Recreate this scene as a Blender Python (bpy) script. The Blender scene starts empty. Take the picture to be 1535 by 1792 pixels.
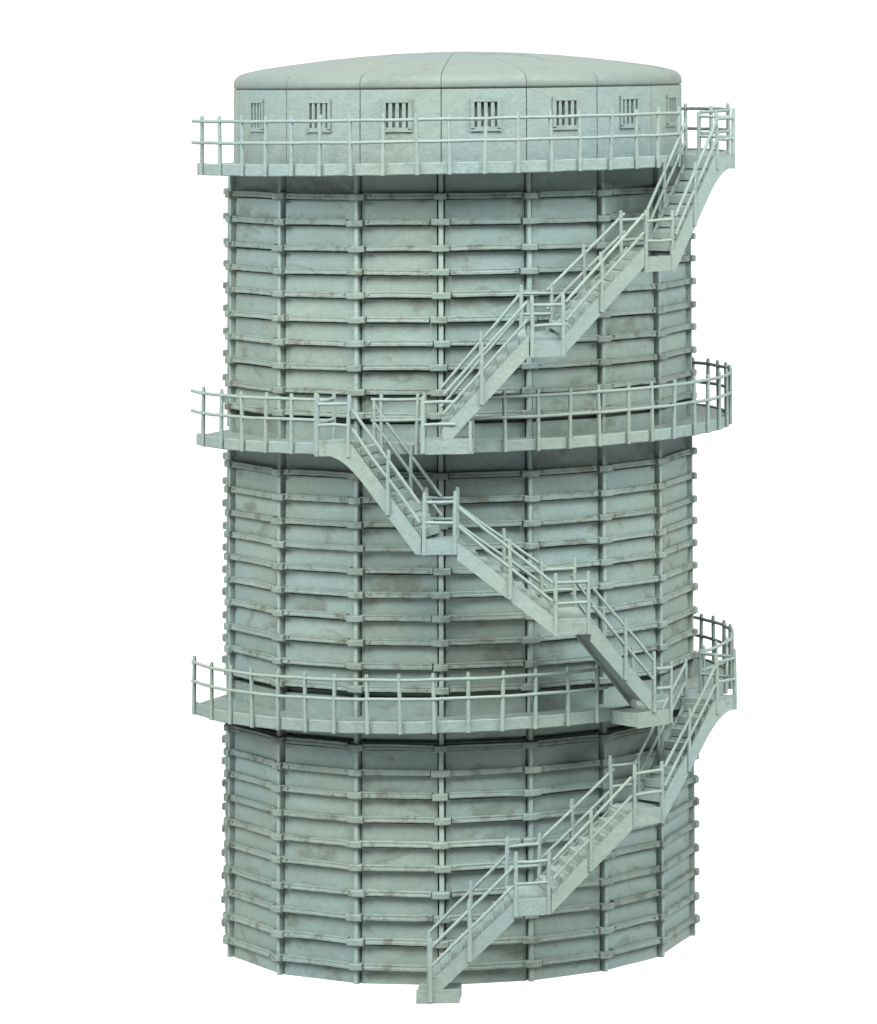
import bpy, math, random
from math import sin, cos, tan, radians, pi, sqrt, hypot, atan2
random.seed(7)
scene = bpy.context.scene
COL = scene.collection

# ------------------------------------------------------------------ helpers
class MB:
    """collects verts / faces, links them as ONE mesh object"""
    def __init__(s): s.v = []; s.f = []; s.uv = {}; s.tone = {}; s.smooth = set()
    def add(s, vs, fs, smooth=False, uvs=None, tones=None):
        o = len(s.v); s.v += [tuple(p) for p in vs]
        for k, f in enumerate(fs):
            if smooth: s.smooth.add(len(s.f))
            if uvs: s.uv[len(s.f)] = uvs[k]
            if tones: s.tone[len(s.f)] = tones[k]
            s.f.append([o + i for i in f])
    def hexa(s, b, t):
        """b, t: four bottom and four top corners, same order"""
        s.add(list(b) + list(t), [(3, 2, 1, 0), (4, 5, 6, 7), (0, 1, 5, 4), (1, 2, 6, 5), (2, 3, 7, 6), (3, 0, 4, 7)])
    def plate(s, pts, n):
        """planar polygon pts thickened by vector n"""
        k = len(pts); q = [(p[0]+n[0], p[1]+n[1], p[2]+n[2]) for p in pts]
        fs = [tuple(range(k-1, -1, -1)), tuple(range(k, 2*k))] + [(i, (i+1) % k, k+(i+1) % k, k+i) for i in range(k)]
        s.add(list(pts) + q, fs)
    def tube(s, pts, r, n=8, ball=False):
        rings = []; N = len(pts)
        for i, p in enumerate(pts):
            a = pts[max(i-1, 0)]; b = pts[min(i+1, N-1)]
            d = [b[k]-a[k] for k in range(3)]; L = sqrt(sum(x*x for x in d)) or 1; d = [x/L for x in d]
            u = (0, 0, 1) if abs(d[2]) < .9 else (1, 0, 0)
            e = cross(d, u); L = sqrt(sum(x*x for x in e)); e = [x/L for x in e]; g = cross(e, d)
            rr = r[i] if isinstance(r, (list, tuple)) else r
            rings.append([tuple(p[k] + rr*(cos(t)*e[k] + sin(t)*g[k]) for k in range(3)) for t in [2*pi*j/n for j in range(n)]])
        vs = [q for R_ in rings for q in R_]; fs = []
        for i in range(N-1):
            for j in range(n):
                fs.append((i*n+j, i*n+(j+1) % n, (i+1)*n+(j+1) % n, (i+1)*n+j))
        s.add(vs, fs, True)
        s.add(rings[0], [tuple(range(n-1, -1, -1))]); s.add(rings[-1], [tuple(range(n))])
    def build(s, name, mat, parent=None, label=None):
        me = bpy.data.meshes.new(name); me.from_pydata(s.v, [], s.f); 
        for i in s.smooth: me.polygons[i].use_smooth = True
        if s.uv:
            l = me.uv_layers.new(name='UVMap')
            for p in me.polygons:
                if p.index in s.uv:
                    for k, li in enumerate(p.loop_indices): l.data[li].uv = s.uv[p.index][k]
        at = me.attributes.new('tone', 'FLOAT', 'FACE')
        base = random.random()
        for i in range(len(s.f)): at.data[i].value = s.tone.get(i, base)
        me.validate(); 
        import bmesh
        bm = bmesh.new(); bm.from_mesh(me); bmesh.ops.recalc_face_normals(bm, faces=bm.faces); bm.to_mesh(me); bm.free()
        me.materials.append(mat)
        o = bpy.data.objects.new(name, me); COL.objects.link(o)
        if parent: o.parent = parent
        if label: o['label'] = label
        return o

def cross(a, b): return (a[1]*b[2]-a[2]*b[1], a[2]*b[0]-a[0]*b[2], a[0]*b[1]-a[1]*b[0])
def pol(az, r, z): a = radians(az); return (r*sin(a), -r*cos(a), z)
def lerp(a, b, t): return tuple(a[k] + (b[k]-a[k])*t for k in range(len(a)))
def jit(s): return random.uniform(-s, s)

# ------------------------------------------------------------------ materials
PAINT_DEPTH = .40     # the paint is a mid grey-green under a bright, generous exposure
def paint(name, base, dirt, dirt_amt, scale=1.0, tone=.18, uv=False, speckle=.3, rough=.62, bump=.25, streak=1.0, top=None):
    base, dirt, top = [tuple(x*PAINT_DEPTH for x in c) if c else None for c in (base, dirt, top)]
    m = bpy.data.materials.new(name); m.use_nodes = True; nt = m.node_tree; N = nt.nodes; L = nt.links
    for n in list(N): N.remove(n)
    out = N.new('ShaderNodeOutputMaterial'); b = N.new('ShaderNodeBsdfPrincipled'); L.new(b.outputs[0], out.inputs[0])
    tc = N.new('ShaderNodeTexCoord')
    mp = N.new('ShaderNodeMapping'); L.new(tc.outputs['UV' if uv else 'Object'], mp.inputs[0])
    mp.inputs['Scale'].default_value = (scale*.55, scale*streak, scale) if uv else (scale, scale, scale*streak)
    at = N.new('ShaderNodeAttribute'); at.attribute_name = 'tone'
    def noise(sc, det, rough_=.55, obj=False, dist=0, off=None):
        n = N.new('ShaderNodeTexNoise'); n.noise_dimensions = '4D'
        n.inputs['Scale'].default_value = sc; n.inputs['Detail'].default_value = det
        n.inputs['Roughness'].default_value = rough_; n.inputs['Distortion'].default_value = dist
        L.new(tc.outputs['Object'] if obj else mp.outputs[0], n.inputs['Vector'])
        if off: 
            mu = N.new('ShaderNodeMath'); mu.operation = 'MULTIPLY'; mu.inputs[1].default_value = off
            L.new(at.outputs['Fac'], mu.inputs[0]); L.new(mu.outputs[0], n.inputs['W'])
        return n.outputs['Fac']
    def ramp(src, a, c):
        r = N.new('ShaderNodeMapRange'); r.interpolation_type = 'SMOOTHSTEP'
        r.inputs['From Min'].default_value = a; r.inputs['From Max'].default_value = c; L.new(src, r.inputs['Value']); return r.outputs[0]
    def math(op, a, c):
        n = N.new('ShaderNodeMath'); n.operation = op
        for i, x in enumerate((a, c)):
            if isinstance(x, (int, float)): n.inputs[i].default_value = x
            else: L.new(x, n.inputs[i])
        return n.outputs[0]
    def mix(f, a, c, blend='MIX'):
        n = N.new('ShaderNodeMix'); n.data_type = 'RGBA'; n.blend_type = blend
        if isinstance(f, (int, float)): n.inputs['Factor'].default_value = f
        else: L.new(f, n.inputs['Factor'])
        for k, x in (('A', a), ('B', c)):
            s = [i for i in n.inputs if i.name == k and i.type == 'RGBA'][0]
            if isinstance(x, tuple): s.default_value = (*x, 1)
            else: L.new(x, s)
        return [o for o in n.outputs if o.type == 'RGBA'][0]
    # per cell tone, broad cloudy hue drift, blotches of wash, speckle, fine grain
    hue = noise(.5, 2, .5, True)
    c = mix(ramp(hue, .35, .65), tuple(x*y for x, y in zip(base, (.96, 1.0, 1.04))), tuple(x*y for x, y in zip(base, (1.03, 1.0, .95))))
    t = math('MULTIPLY', math('SUBTRACT', at.outputs['Fac'], .5), tone)
    grain = math('MULTIPLY', math('SUBTRACT', noise(9, 4, .7, True), .5), .45)
    tt = math('ADD', math('ADD', t, grain), 1.0)
    comb = N.new('ShaderNodeCombineColor'); [L.new(tt, comb.inputs[i]) for i in range(3)]
    c = mix(1.0, c, comb.outputs[0], 'MULTIPLY')
    blotch = ramp(noise(1.3, 7, .66, dist=.5, off=23.0), .60 - .12*dirt_amt, .70 - .10*dirt_amt)
    soft = ramp(noise(.8, 3, .55, off=11.0), .45, .75)
    spk = ramp(noise(15, 5, .75, True), .60, .67)
    fine = ramp(noise(34, 3, .7, True), .60, .70)
    f = math('MULTIPLY', math('MULTIPLY', blotch, ramp(noise(5, 4, .7, True), .22, .55)), .68 * min(1, .5 + dirt_amt))
    f = math('MAXIMUM', f, math('MULTIPLY', soft, .35*dirt_amt))
    f = math('ADD', f, math('MULTIPLY', math('MULTIPLY', spk, math('ADD', blotch, .35)), speckle))
    f = math('ADD', f, math('MULTIPLY', fine, speckle*.35))
    f = math('MINIMUM', f, .9)
    c = mix(f, c, dirt)
    if top:   # worn lighter paint patches
        c = mix(math('MULTIPLY', ramp(noise(2.2, 4, .6, True), .55, .68), .5), c, top)
    L.new(c, b.inputs['Base Color'])
    rg = math('ADD', math('MULTIPLY', f, .2), rough); L.new(rg, b.inputs['Roughness'])
    b.inputs['Specular IOR Level'].default_value = .12
    h = math('ADD', math('MULTIPLY', noise(14, 4, .65, True), 1.0), math('MULTIPLY', noise(3.2, 2, .5, True), 1.2))
    bp = N.new('ShaderNodeBump'); bp.inputs['Strength'].default_value = bump; bp.inputs['Distance'].default_value = .05
    L.new(h, bp.inputs['Height']); L.new(bp.outputs[0], b.inputs['Normal'])
    return m

BASE = (.222, .284, .270)
DIRT = (.120, .132, .100)
M_wall = paint('panel_paint', (.306, .406, .370), (.170, .190, .150), .60, scale=1.2, tone=.12, uv=True, speckle=.16, bump=.22)
M_hoop = paint('hoop_paint', (.268, .345, .310), (.125, .132, .094), .70, scale=2.2, tone=.12, speckle=.46, bump=.40, top=(.29, .375, .345))
M_rib = paint('rib_paint', (.355, .460, .425), (.16, .18, .14), .25, scale=2.0, tone=.12, speckle=.3, bump=.3)
M_rail = paint('rail_paint', (.305, .392, .358), (.19, .215, .18), .22, scale=2.5, tone=.10, speckle=.18, bump=.25)
M_deck = paint('deck_paint', (.288, .372, .342), (.16, .185, .15), .28, scale=1.6, tone=.08, speckle=.2, bump=.4)
M_cabin = paint('cabin_paint', (.282, .370, .344), (.17, .20, .17), .15, scale=1.0, tone=.06, speckle=.2, bump=.32)
M_roof = paint('roof_paint', (.220, .278, .252), (.190, .228, .202), .5, scale=.8, tone=.04, speckle=.12, bump=.15, rough=.5)
M_pane = paint('pane_paint', (.25, .32, .31), (.14, .17, .16), .5, scale=2, tone=.2, speckle=.2)

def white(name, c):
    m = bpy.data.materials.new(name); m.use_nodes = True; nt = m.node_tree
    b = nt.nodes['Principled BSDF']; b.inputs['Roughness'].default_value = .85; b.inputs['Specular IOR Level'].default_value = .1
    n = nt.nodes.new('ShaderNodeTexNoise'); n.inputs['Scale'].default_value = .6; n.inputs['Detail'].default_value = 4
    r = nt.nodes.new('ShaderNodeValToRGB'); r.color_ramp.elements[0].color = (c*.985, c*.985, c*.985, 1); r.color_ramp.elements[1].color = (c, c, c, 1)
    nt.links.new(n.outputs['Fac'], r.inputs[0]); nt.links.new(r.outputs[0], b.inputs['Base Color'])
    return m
M_white = white('glowing_white', .12)
bw = M_white.node_tree.nodes['Principled BSDF']; bw.inputs['Emission Color'].default_value = (1, 1, 1, 1); bw.inputs['Emission Strength'].default_value = .99  # emission added to wash out floor shadows; the surface is no real lamp

# ------------------------------------------------------------------ root
root = bpy.data.objects.new('gas_holder', None); COL.objects.link(root)
root['label'] = 'tall grey-green gas holder model with three railed galleries and zigzag stairs'
root['category'] = 'gas holder'

VERT = [-74.7, -47.9, -24.9, -4.3, 16.8, 36.6, 57.2, 84.3] + [84.3 + 201.0/9*k for k in range(1, 9)]
NV = len(VERT)
def az_next(i): return VERT[(i+1) % NV] + (360 if i == NV-1 else 0)

def wall(name, levels, cells):
    """levels: list of (z, r) ; panels with a slot beside every rib"""
    mb = MB(); plan = []      # (azimuth-free plan points as unit-R polygon): list of (x, y, recess, u)
    ua = 0
    for i in range(NV):
        A = pol(VERT[i], 1, 0); B = pol(az_next(i), 1, 0)
        Lf = hypot(B[0]-A[0], B[1]-A[1]) * 3.98
        for d, rec in ((.0, .07), (.064, .07), (.070, 0), (Lf*.3, 0), (Lf*.7, 0), (Lf-.070, 0), (Lf-.064, .07)):
            t = d / Lf; p = lerp(A, B, t); plan.append((p[0], p[1], rec, ua + d, i))
        ua += Lf
    n = len(plan); rows = []
    for z, r in levels:
        row = []
        for (x, y, rec, u, i) in plan:
            rr = r - rec + (jit(.008) if rec == 0 else 0); row.append((x*rr, y*rr, z))
        rows.append(row)
    tones = {}
    vs = [p for row in rows for p in row]; fs = []; uvs = []; tn = []
    for k in range(len(levels)-1):
        for j in range(n):
            j2 = (j+1) % n; i = plan[j][4]
            fs.append((k*n+j, k*n+j2, (k+1)*n+j2, (k+1)*n+j))
            u0 = plan[j][3]; u1 = plan[j2][3] if j2 else ua
            z0 = levels[k][0]; z1 = levels[k+1][0]
            uvs.append(((u0, z0), (u1, z0), (u1, z1), (u0, z1)))
            ck = (i, sum(1 for c in cells if c < (z0+z1)/2))
            if ck not in tones: tones[ck] = random.random()
            tn.append(tones[ck])
    mb.add(vs, fs, False, uvs, tn)
    return mb.build(name, M_wall, root)

def sweep(mb, path, prof, closed=False):
    """path: list of (x,y) unit polygon points with z offset ; prof: list of (r, z)"""
    n = len(prof); vs = []
    for (x, y, dz, dr) in path:
        for (r, z) in prof: vs.append((x*(r+dr), y*(r+dr), z+dz))
    fs = []; m = len(path)
    for i in range(m if closed else m-1):
        i2 = (i+1) % m
        for j in range(n):
            j2 = (j+1) % n; fs.append((i*n+j, i2*n+j, i2*n+j2, i*n+j2))
    if not closed: fs += [tuple(range(n)), tuple(range((m-1)*n+n-1, (m-1)*n-1, -1))]
    mb.add(vs, fs)

def hoop(zc, parent):
    mb = MB(); vz = [jit(.006) for _ in range(NV)]
    cw = [(random.uniform(.10, .17), random.uniform(.10, .17)) for _ in range(NV)]      # clamp reach to either side of each rib
    for i in range(NV):
        A = pol(VERT[i], 1, 0); B = pol(az_next(i), 1, 0); Lf = hypot(B[0]-A[0], B[1]-A[1]) * 4.1
        z0 = vz[i] + jit(.005); z1 = vz[(i+1) % NV] + jit(.005); bow = jit(.011); path = []
        ta = (cw[i][1] + random.choice((-.03, .004, .018, .03)))/Lf; tb = 1 - (cw[(i+1) % NV][0] + random.choice((-.03, .004, .018, .03)))/Lf
        K = 14
        for k in range(K+1):
            t = ta + (tb-ta)*k / K; p = lerp(A, B, t)
            path.append((p[0], p[1], z0 + (z1-z0)*t + bow*4*t*(1-t) + jit(.003), jit(.005)))
        h = random.uniform(-.008, .008)
        sweep(mb, path, [(3.90, zc-.046), (4.078, zc-.048), (4.088, zc-.040), (4.088, zc-.012+h), (4.078, zc-.004+h), (4.075, zc+.018+h), (4.080, zc+.026+h), (4.080, zc+.040+h), (4.070, zc+.046+h), (3.90, zc+.048)])
    # clamp plates that wrap each rib, two halves with a gap seam
    for i in range(NV):
        V = pol(VERT[i], 1, 0); P = pol(VERT[i-1], 1, 0); Q = pol(az_next(i), 1, 0)
        def along(a, b, d):
            L_ = hypot(b[0]-a[0], b[1]-a[1]) * 4.1; return lerp(a, b, d/L_)
        w0, w1 = cw[i]; dz = vz[i] + jit(.008) - .004
        a = along(V, P, w0); a2 = along(V, P, .05); c2 = along(V, Q, .05); c = along(V, Q, w1); dr = jit(.006)
        prof = [(3.95, zc-.060), (4.128, zc-.058), (4.140, zc-.046), (4.140, zc+.034), (4.128, zc+.046), (3.95, zc+.050)]
        sweep(mb, [(a[0], a[1], dz+jit(.008), dr-.012), (a2[0], a2[1], dz, dr), (V[0], V[1], dz, dr), (c2[0], c2[1], dz, dr), (c[0], c[1], dz+jit(.008), dr-.012)], prof)
        # bolt heads
        for s, b0 in ((-1, P), (1, Q)):
            if random.random() < .5:
                q = along(V, b0, random.uniform(.2, .25)); zz = zc + jit(.02)
                mb.tube([(q[0]*4.05, q[1]*4.05, zz), (q[0]*4.10, q[1]*4.10, zz)], .022, 6)
    return mb.build('hoop', M_hoop, parent)

def rib(i, z0, z1, parent):
    mb = MB(); a = radians(VERT[i]); rad = (sin(a), -cos(a)); tan_ = (cos(a), sin(a)); w = .038
    n = 6; rings = []
    for k in range(n+1):
        z = z0 + (z1-z0)*k/n; s = jit(.006)
        rings.append([(rad[0]*r + tan_[0]*(t+s), rad[1]*r + tan_[1]*(t+s), z) for r, t in ((3.86, -w), (4.044, -w), (4.058, -w*.75), (4.058, w*.75), (4.044, w), (3.86, w))])
    vs = [p for r in rings for p in r]; fs = [(k*6+j, k*6+(j+1) % 6, (k+1)*6+(j+1) % 6, (k+1)*6+j) for k in range(n) for j in range(6)]
    fs += [(5, 4, 3, 2, 1, 0), tuple(n*6+j for j in range(6))]
    mb.add(vs, fs); return mb.build('rib', M_rib, parent)

T3 = [12.845, 12.412, 11.981, 11.594, 11.212, 10.809, 10.418, 10.018, 9.62, 9.237]
T2 = [8.261, 7.844, 7.446, 7.071, 6.697, 6.311, 5.93, 5.536, 5.152, 4.771]
T1 = [3.838, 3.429, 3.05, 2.663, 2.265, 1.888, 1.474, 1.083, 0.684, 0.287]
W = 3.98
GB, GM, GT = 4.385, 8.875, 13.435            # gallery deck heights
def lv(hoops): return [q for z in sorted(hoops) for q in ((z-.072, W), (z-.070, W-.05), (z-.040, W-.05), (z-.038, W), (z+.038, W))]
t1 = wall('shell_tier', [(0, W)] + lv(T1) + [(3.905, W), (3.906, 3.86), (3.965, 3.86), (3.966, 4.0), (4.2, 4.0)], T1)
t2 = wall('shell_tier', [(4.2, W), (4.615, W), (4.616, 3.86), (4.695, 3.86), (4.696, W)] + lv(T2) + [(8.69, W)], T2)
t3 = wall('shell_tier', [(8.69, W), (9.085, W), (9.086, 3.86), (9.16, 3.86), (9.161, W)] + lv(T3) + [(13.26, W)], T3)
for hs, t, z0, z1 in ((T1, t1, 0, 4.2), (T2, t2, 4.27, 8.69), (T3, t3, 8.76, 13.25)):
    for z in hs: hoop(z, t)
    for i in range(NV): rib(i, z0, z1, t)

# ------------------------------------------------------------------ galleries
def gallery(zd, th, spans, posts, a0, a1, hr, mr, tilt):
    RO = 4.70
    def zt(p): return (p[0], p[1], p[2] + tilt*p[0] - .02)
    mb = MB(); n = int((a1-a0)/3.45); rows = []
    for k in range(n+1):
        a = a0 + (a1-a0)*k/n; ai = a if k else a0 - 14
        dz = jit(.006); dr = jit(.008)
        rows.append([zt(pol(ai, 3.9, zd-th+dz)), zt(pol(a, RO+dr-.015, zd-th+dz)), zt(pol(a, RO+dr, zd-th+dz+.015)), zt(pol(a, RO+dr, zd-.015+dz)), zt(pol(a, RO+dr-.015, zd+dz)),
                     zt(pol(a, RO-.055, zd+dz)), zt(pol(a, RO-.06, zd-.03)), zt(pol(ai, 3.9, zd-.03))])
    vs = [p for r in rows for p in r]; m = len(rows[0])
    fs = [(k*m+j, (k+1)*m+j, (k+1)*m+(j+1) % m, k*m+(j+1) % m) for k in range(n) for j in range(m)]
    fs += [tuple(range(m)), tuple(range(n*m+m-1, n*m-1, -1))]
    mb.add(vs, fs); deck = mb.build('gallery', M_deck, root)
    for a in posts:
        if not any(s0-.5 <= a <= s1+.5 for s0, s1 in spans): continue
        q = MB(); l = jit(.35); lr = jit(.012)
        q.tube([zt(pol(a, 4.725, zd-th+.004)), zt(pol(a+l*.4, 4.725+lr*.4, zd+.3)), zt(pol(a+l, 4.725+lr, zd+hr+.05)), zt(pol(a+l, 4.725+lr, zd+hr+.10+jit(.012)))], [.036, .034, .033, .026], 8)
        q.build('railing_post', M_rail, deck)
    for s0, s1 in spans:
        for nm, h in (('handrail', hr), ('mid_rail', mr)):
            q = MB(); k = max(2, int((s1-s0)/2.3)); w0 = jit(.02)
            e0 = s0 - (2.6 if s0 == a0 + .5 and a0 == -71 else .2)
            q.tube([zt(pol(e0 + (s1-e0)*j/k, 4.735 + jit(.003), zd + h + .003*sin(j*.9+w0*300) + jit(.0025))) for j in range(k+1)], .028, 8)
            q.build(nm, M_rail, deck)
    return deck
def more(lst, step=6.9, end=234): 
    l = list(lst)
    while l[-1] + step < end: l.append(l[-1] + step + jit(.25))
    return l
g_top = gallery(GT, .20, [(-70.5, 52), (60.5, 234)], more([-67, -58, -49.8, -42.8, -35.8, -29.1, -22.1, -15.3, -8.3, -1.8, 5.1, 11.9, 18.9, 25.1, 32.2, 38.9, 44.9, 51.8, 66, 90, 120]), -71, 235, .71, .35, .008)
g_mid = gallery(GM, .19, [(-70.5, -26), (-17.5, -7), (2.3, 234)], more([-65.8, -57.2, -49.6, -42.6, -35.7, -29.9, -15.6, -8.5, 2.5, 9.1, 15.9, 22.6, 29.3, 36.4, 42.8, 49.5, 57.1, 63.2]), -71, 235, .71, .375, .010)
g_bot = gallery(GB, .20, [(-71.5, 31), (59.5, 234)], more([-71, -61, -53.5, -46.3, -39.1, -32.2, -25.7, -18.5, -11.8, -5.0, 1.7, 8.4, 15.1, 22.0, 28.5, 60.2]), -72, 235, .67, .36, .011)

# ------------------------------------------------------------------ stairs
RS, SW = 5.40, .64        # outer radius of the stair line, stair width
def frame(a0, a1):
    A = pol(a0, RS, 0); B = pol(a1, RS, 0); L_ = hypot(B[0]-A[0], B[1]-A[1])
    h = ((B[0]-A[0])/L_, (B[1]-A[1])/L_); n = (-h[1], h[0])
    if n[0]*A[0] + n[1]*A[1] > 0: n = (-n[0], -n[1])
    def P(s, w, z): return (A[0]+h[0]*s+n[0]*w, A[1]+h[1]*s+n[1]*w, z)
    return P, L_, h, n

def landing(a0, a1, zd, th=.225, inner=True, ends=(), reach=0, outer=True, name='landing', label=None, wide=None, cant=0):
    P0, L_, h, n = frame(a0, a1); W_ = wide or SW
    def P(s, w, z): return P0(s, w, z + cant*w/SW)
    mb = MB(); b = .012
    mb.hexa([P(0, 0, zd-th), P(L_, 0, zd-th), P(L_, W_+reach, zd-th), P(0, W_+reach, zd-th)], [P(0, 0, zd-b), P(L_, 0, zd-b), P(L_, W_+reach, zd-b), P(0, W_+reach, zd-b)])
    # raised lip round the plate
    mb.hexa([P(-.01, -.014, zd-th-.01), P(L_+.01, -.014, zd-th-.01), P(L_+.01, .03, zd-th-.01), P(-.01, .03, zd-th-.01)],
            [P(-.006, -.010, zd+.014+jit(.006)), P(L_+.006, -.010, zd+.014+jit(.006)), P(L_+.01, .03, zd+.012), P(-.01, .03, zd+.012)])
    o = mb.build(name, M_deck, root, label)
    sides = ([0] if outer else []) + ([SW] if inner else [])
    for w in sides:
        for s in (.03, L_-.03):
            q = MB(); j = jit(.012); q.tube([P(s, w, zd-th-.015), P(s, w, zd+.3), P(s+j, w+jit(.01), zd+.71), P(s+j, w, zd+.77+jit(.02))], [.037, .035, .034, .026], 8); q.build('landing_post', M_rail, o)
        for nm, z in (('handrail', .61), ('mid_rail', .27)):
            q = MB(); q.tube([P(.03, w, zd+z+jit(.01)), P(L_/2, w, zd+z+jit(.01)), P(L_-.03, w, zd+z+jit(.01))], .028, 8); q.build(nm, M_rail, o)
    for s in ends:
        x = .03 if s == 0 else L_-.03
        for nm, z in (('handrail', .63), ('mid_rail', .29)):
            q = MB(); q.tube([P(x, 0, zd+z), P(x, W_+reach-.05, zd+z+.02)], .028, 8); q.build(nm, M_rail, o)
        q = MB(); q.tube([P(x, W_+reach-.06, zd-th), P(x, W_+reach-.06, zd+.72)], .034, 8); q.build('landing_post', M_rail, o)
    return o

def flight(a0, z0, a1, z1, foot, steps=8, cant=0, curve=None, skew=0):
    """a0,z0: low end of the stringer's upper edge; a1,z1: its high end; foot: deck height under the low end"""
    P, L_, h, n = frame(a0, a1); sl = (z1-z0)/L_; dv = .262*sqrt(1+sl*sl)
    def zl(s): return z0 + sl*s
    c0_, c1_ = cant if isinstance(cant, tuple) else (cant, cant)
    def Q(s, w, z): return P(s + skew*w/SW, w, z + (c0_+(c1_-c0_)*s/L_)*w/SW)
    mb = MB()
    s_in = .14
    mb.hexa([Q(s_in, .05, zl(s_in)-dv*.78), Q(L_, .05, zl(L_)-dv*.78), Q(L_, SW-.05, zl(L_)-dv*.78), Q(s_in, SW-.05, zl(s_in)-dv*.78)],
            [Q(s_in, .05, zl(s_in)-dv*.34), Q(L_, .05, zl(L_)-dv*.34), Q(L_, SW-.05, zl(L_)-dv*.34), Q(s_in, SW-.05, zl(s_in)-dv*.34)])
    o = mb.build('stair_flight', M_deck, root)
    sf = (foot + .0 - (z0-dv)) / sl      # where the lower edge leaves the deck
    for w in (0, SW-.05):
        q = MB()
        if sf > 0.02: poly = [(0, foot), (sf, foot), (L_, zl(L_)-dv), (L_, zl(L_)-.05), (0, z0-.05)]
        else: poly = [(0, z0-dv), (L_, zl(L_)-dv), (L_, zl(L_)-.05), (0, z0-.05)]
        if curve:
            zb = curve; s2 = L_*.80
            c0 = (s2, zl(s2)-dv); sc = (zb - (z0-dv))/sl; c1 = (sc, zb); c2 = (L_+.42, zb)
            bz = [tuple((1-t)**2*c0[k] + 2*t*(1-t)*c1[k] + t*t*c2[k] for k in (0, 1)) for t in [i/8 for i in range(9)]]
            poly = ([p for p in poly if p[0] < s2-.01 and p != (0, z0-.05)] + bz + [(L_+.42, zb+.19), (L_, zb+.195), (L_, zl(L_)-.05), (0, z0-.05)])
        q.plate([Q(s, w-.004, z) for s, z in poly], (n[0]*.05, n[1]*.05, 0)); q.build('stringer', M_rail, o)
    for k in range(steps):
        s = L_*(k+.55)/steps; q = MB(); zt = zl(s) - .05; d = L_/steps*.38; y0, y1 = .048, SW-.048
        q.hexa([Q(s-d, y0, zt-.125+jit(.005)), Q(s+d, y0, zt-.125), Q(s+d, y1, zt-.125), Q(s-d, y1, zt-.125)], [Q(s-d, y0, zt), Q(s+d, y0, zt+jit(.005)), Q(s+d, y1, zt), Q(s-d, y1, zt+jit(.005))])
        q.build('tread', M_rail, o)
    for w in (-.012, SW+.012):
        for nm, z in (('handrail', .50), ('mid_rail', .20)):
            q = MB(); q.tube([Q(.02, w, zl(0)+z), Q(L_*.35, w+jit(.008), zl(L_*.35)+z+jit(.012)), Q(L_*.7, w+jit(.008), zl(L_*.7)+z+jit(.012)), Q(L_-.02, w, zl(L_)+z)], .028, 8); q.build(nm, M_rail, o)
        s = L_*(.48+jit(.03)); l = jit(.02)
        q = MB(); q.tube([Q(s, w, zl(s)-dv*.9), Q(s, w, zl(s)+.3), Q(s+l, w, zl(s)+.58), Q(s+l, w, zl(s)+.66)], [.038, .035, .033, .026], 8); q.build('stair_post', M_rail, o)
    if curve:      # newel at the head of the inner rail
        w = SW+.012; p = Q(L_-.02, w, zl(L_)-.1); t = Q(L_-.02, w, zl(L_)+.58)
        q = MB(); q.tube([p, lerp(p, t, .5), lerp(p, t, .93), t], [.036, .034, .032, .025], 8); q.build('stair_post', M_rail, o)
    return o

def end_posts(o, a0, a1, s, zb, zt, both=True):
    P, L_, h, n = frame(a0, a1)
    for w in (-.012, SW+.012):
        q = MB(); q.tube([P(s, w, zb), P(s, w, zb+.35), P(s, w, zt-.05), P(s, w, zt)], [.038, .035, .033, .026], 8); q.build('stair_post', M_rail, o)

# bottom staircase
o = landing(-7.4, -.2, .205, th=.203, inner=False, outer=False, name='footing')
f = flight(-5.4, .364, 9.2, 1.605, .205, cant=(.12, .15)); end_posts(f, -5.4, 9.2, .03, .03, 1.03)
landing(9.2, 15.6, 1.565, cant=.15)
flight(15.8, 1.675, 31.3, 2.872, 1.34, cant=(.15, .05))
landing(31.4, 38.1, 2.81, cant=.05)
flight(38.0, 2.96, 51.9, 4.45, 2.58, curve=4.19)
landing(52.0, 58.8, 4.405, inner=False, ends=(1,), reach=.09)
# middle staircase
m0 = landing(32.6, 40.2, 4.38, inner=False, outer=False, reach=.09)
P, L_, h, n = frame(32.6, 40.2)
for nm, z in (('handrail', .68), ('mid_rail', .36)):
    q = MB(); q.tube([P(L_*.52, -.01, 4.38+z+.01), P(L_*.8, -.012, 4.38+z), P(L_-.03, -.01, 4.38+z+.005)], .028, 8); q.build(nm, M_rail, m0)
q = MB(); q.tube([P(L_-.03, -.004, 4.16), P(L_-.03, -.01, 4.8), P(L_-.02, -.01, 5.16)], [.036, .033, .026], 8); q.build('landing_post', M_rail, m0)
f = flight(36.4, 4.68, 23.2, 6.0, 4.38, cant=(0, .14)); end_posts(f, 36.4, 23.2, .03, 4.38, 5.36)
landing(23.1, 16.4, 5.985, cant=.14)
flight(16.3, 6.11, -.4, 7.36, 5.77, cant=(.16, .03))
landing(-.5, -6.4, 7.35)
flight(-6.6, 7.44, -18.9, 8.94, 7.12, curve=8.70, skew=-.20, cant=.04)
landing(-19.1, -25.6, 8.92, inner=False, ends=(1,), reach=.09)
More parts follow.
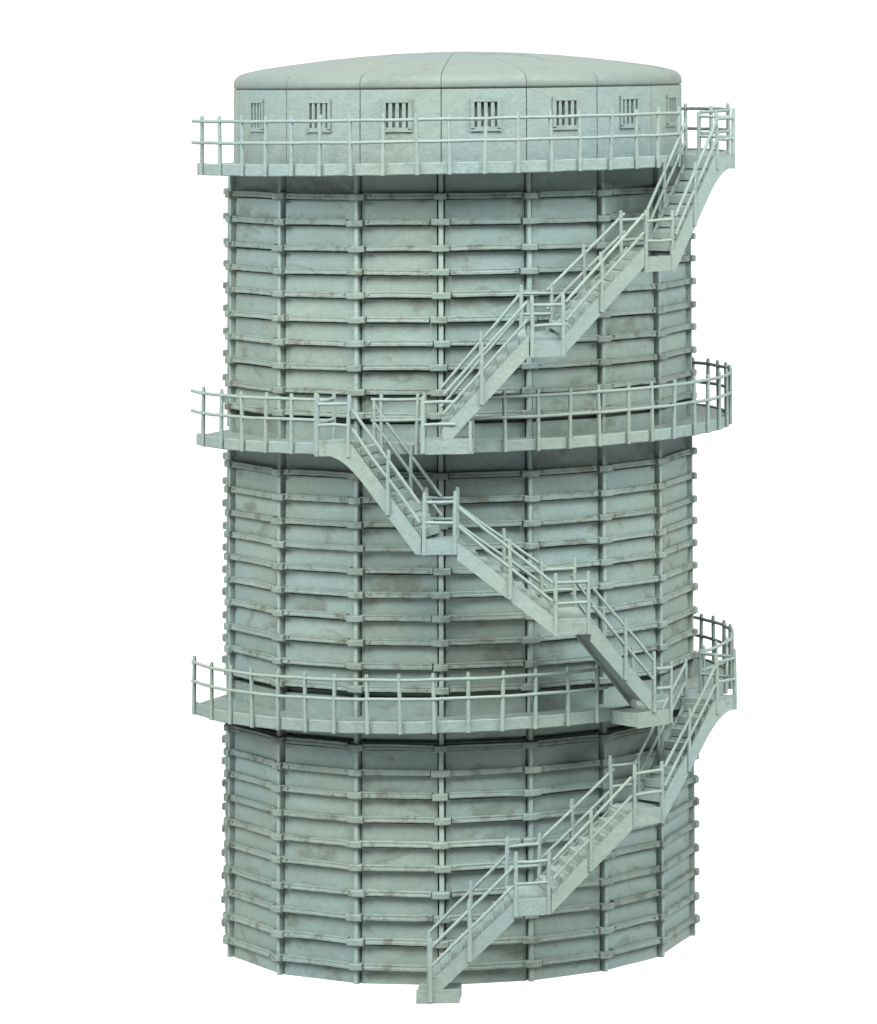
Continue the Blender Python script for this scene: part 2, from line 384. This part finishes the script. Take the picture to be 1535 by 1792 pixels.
# top staircase
t0 = landing(-6.6, 2.2, 8.955, inner=False, outer=False, reach=.09)
P, L_, h, n = frame(-6.6, 2.2)
for nm, z in (('handrail', .60), ('mid_rail', .24)):
    q = MB(); q.tube([P(.03, -.012, 8.955+z), P(.30, -.012, 8.955+z+.01), P(.56, -.004, 8.955+z+.005)], .028, 8); q.build(nm, M_rail, t0)
q = MB(); q.tube([P(L_-.03, 0, 8.74), P(L_-.03, 0, 9.25)], .028, 8); q.build('landing_post', M_rail, t0)
f = flight(-2.9, 9.18, 12.1, 10.66, 8.955, cant=(.04, .15)); end_posts(f, -6.6, 2.2, .03, 8.74, 9.66)
landing(12.4, 18.6, 10.485, cant=.15)
flight(18.5, 10.63, 34.5, 12.01, 10.26, cant=(.15, .0))
landing(34.5, 41.2, 11.795)
flight(41.3, 11.95, 53.2, 13.48, 11.56, curve=13.22)
landing(53.2, 59.6, 13.44, inner=False, ends=(1,), reach=.09)

# ------------------------------------------------------------------ cabin storey with barred windows
RC = 3.90; ZS = 14.61
WIN = [((VERT[i] + az_next(i))/2) for i in range(NV)]
for i, a in zip((15, 0, 1, 2, 3, 4, 5, 6), (None, -61.3, -36.8, -15.2, 6.6, 27.4, 47.9, 69.8)):
    if a is not None: WIN[i] = a
wd = math.degrees(.20/RC); WZ0, WZ1 = 13.965, 14.40
mb = MB(); cols = []
for i in range(NV):
    a0 = VERT[i]; a1 = az_next(i); w = WIN[i]; g = .16
    cols += [(a0, RC-.035, 0), (a0+g, RC, 0)]
    for t in (.33, .66): cols.append((a0+g + (w-wd-a0-g)*t, RC, 0))
    hole = 0 if i in (7, 15) else 1
    cols += [(w-wd, RC, hole), (w-wd*.33, RC, hole), (w+wd*.33, RC, hole), (w+wd, RC, 0)]
    for t in (.33, .66): cols.append((w+wd + (a1-g-w-wd)*t, RC, 0))
    cols += [(a1-g, RC, 0)]
zs = [13.24, 13.5, 13.75, WZ0, WZ1, ZS]
n = len(cols); vs = [pol(a, r + (jit(.004) if r == RC else 0), z) for z in zs for a, r, _ in cols]; fs = []
for k in range(len(zs)-1):
    for j in range(n):
        if k == 3 and cols[j][2]: continue
        fs.append((k*n+j, k*n+(j+1) % n, (k+1)*n+(j+1) % n, (k+1)*n+j))
mb.add(vs, fs); mb.build('cabin_wall', M_cabin, root)
for i in range(NV):
    if i in (7, 15): continue
    w = WIN[i]; A = radians(w); rd = (sin(A), -cos(A)); tg = (cos(A), sin(A))
    def P(t, d, z): return (rd[0]*(RC*cos(wd*pi/180)+d)+tg[0]*t, rd[1]*(RC*cos(wd*pi/180)+d)+tg[1]*t, z)
    def box(mb, t0, t1, d0, d1, z0, z1): mb.hexa([P(t0, d0, z0), P(t1, d0, z0), P(t1, d1, z0), P(t0, d1, z0)], [P(t0, d0, z1), P(t1, d0, z1), P(t1, d1, z1), P(t0, d1, z1)])
    q = MB(); x = .20
    box(q, -x-.055, -x+.008, -.10, .024, WZ0-.01, WZ1+.01); box(q, x-.008, x+.055, -.10, .024, WZ0-.01, WZ1+.01)
    box(q, -x-.055, x+.055, -.10, .027, WZ1-.008, WZ1+.058); box(q, -x+.008, x-.008, -.10, .030, WZ0-.03, WZ0+.012)
    win = q.build('window', M_cabin, root)
    q = MB(); box(q, -x-.062, x+.062, -.05, .032, WZ0-.062, WZ0-.027); q.build('sill', M_cabin, win)
    q = MB(); box(q, -x, x, -.12, -.075, WZ0, WZ1); q.build('pane', M_pane, win)
    for t in (-.115, 0, .115):
        q = MB(); box(q, t-.031+jit(.004), t+.031+jit(.004), -.05, .016, WZ0, WZ1); q.build('bar', M_cabin, win)

# roof: shallow dome with rounded eave, sixteen seamed sheets
prof = [(RC-.05, ZS-.03), (RC-.05, ZS+.004), (RC-.004, ZS+.018), (RC+.006, ZS+.05), (RC+.002, ZS+.11), (RC-.014, ZS+.165), (RC-.055, ZS+.215), (RC-.12, ZS+.255), (RC-.24, ZS+.292), (3.4, 14.955), (2.9, 15.024), (2.3, 15.098), (1.7, 15.157), (1.1, 15.199), (.5, 15.223), (.12, 15.229)]
mb = MB(); NP = len(prof)
for i in range(NV):
    a0 = VERT[i]; a1 = az_next(i); K = 10; vs = []
    e = .10                                              # half seam width in degrees at the eave
    for k, (r, z) in enumerate(prof):
        ee = min(e * RC / max(r, .3), 1.2)
        for c in range(K+1): vs.append(pol(a0+ee + (a1-a0-2*ee)*c/K, r, z))
    mb.add(vs, [(k*(K+1)+c, k*(K+1)+c+1, (k+1)*(K+1)+c+1, (k+1)*(K+1)+c) for k in range(NP-1) for c in range(K)], True)
    vs = []
    for k, (r, z) in enumerate(prof):
        ee = min(e * RC / max(r, .3), 1.2); dr, dz = (.03, 0) if k < 6 else ((.02, .02) if k < 9 else (0, .03))
        vs += [pol(a1-ee, r, z), pol(a1, r-dr, z-dz), pol(a1+ee, r, z)]
    mb.add(vs, [(k*3+c, k*3+c+1, (k+1)*3+c+1, (k+1)*3+c) for k in range(NP-1) for c in (0, 1)])
mb.tube([(0, 0, 15.20), (0, 0, 15.230)], .14, 16)
mb.build('roof', M_roof, root)

# ------------------------------------------------------------------ white floor and sweep with an added glow that keeps the ground shadowless
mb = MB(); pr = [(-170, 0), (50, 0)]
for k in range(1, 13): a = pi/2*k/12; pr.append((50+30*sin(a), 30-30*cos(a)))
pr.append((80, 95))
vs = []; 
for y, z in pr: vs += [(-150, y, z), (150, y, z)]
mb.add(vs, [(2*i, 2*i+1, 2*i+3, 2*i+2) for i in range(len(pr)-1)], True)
bd = mb.build('backdrop', M_white); bd['kind'] = 'structure'; bd['label'] = 'plain white floor curving up behind the tower, given an added glow'

# ------------------------------------------------------------------ light
w = bpy.data.worlds.new('World'); scene.world = w; w.use_nodes = True
w.node_tree.nodes['Background'].inputs[0].default_value = (1, 1, 1, 1); w.node_tree.nodes['Background'].inputs[1].default_value = .22
def area(name, loc, target, size, power, col=(1, 1, 1), sy=None):
    l = bpy.data.lights.new(name, 'AREA'); l.energy = power; l.color = col; l.shape = 'RECTANGLE'; l.size = size; l.size_y = sy or size
    o = bpy.data.objects.new(name, l); COL.objects.link(o); o.location = loc
    import mathutils
    d = mathutils.Vector(target) - mathutils.Vector(loc); o.rotation_euler = d.to_track_quat('-Z', 'Y').to_euler(); return o
def lamp(name, az, el, dist, size, power):
    a, e = radians(az), radians(el); area(name, (dist*cos(e)*sin(a), -dist*cos(e)*cos(a), 7 + dist*sin(e)), (0, 0, 7), size, power)
lamp('softbox_side', -62, 33, 75, 34, 118000)
lamp('softbox_side', 62, 33, 75, 34, 113000)
lamp('softbox_overhead', 0, 52, 75, 40, 134000)

# ------------------------------------------------------------------ camera
cam = bpy.data.cameras.new('Camera'); co = bpy.data.objects.new('Camera', cam); COL.objects.link(co); scene.camera = co
D, zc, yaw, pit, rol, f, sx, sy = 79.91998414108251, 15.249189120298665, 0.09943668484024519, 0.08602914827682052, -0.010235710461081357, 7904.293819180247, 819.7884199343273, -1497.564476530807
import mathutils
fw = mathutils.Vector((sin(yaw)*cos(pit), cos(yaw)*cos(pit), sin(pit))); rt = mathutils.Vector((cos(yaw), -sin(yaw), 0)); up = rt.cross(fw)
r2 = rt*cos(rol) + up*sin(rol); u2 = -rt*sin(rol) + up*cos(rol)
co.matrix_world = mathutils.Matrix(((r2.x, u2.x, -fw.x, 0), (r2.y, u2.y, -fw.y, -D), (r2.z, u2.z, -fw.z, zc), (0, 0, 0, 1)))
cam.sensor_fit = 'VERTICAL'; cam.sensor_height = 24; cam.lens = 24*f/1792
cam.shift_x = -sx/1792; cam.shift_y = sy/1792
cam.clip_end = 1000

vs_ = scene.view_settings; vs_.view_transform = 'Standard'; vs_.look = 'None'; vs_.gamma = 1; vs_.use_curve_mapping = False; vs_.exposure = 0
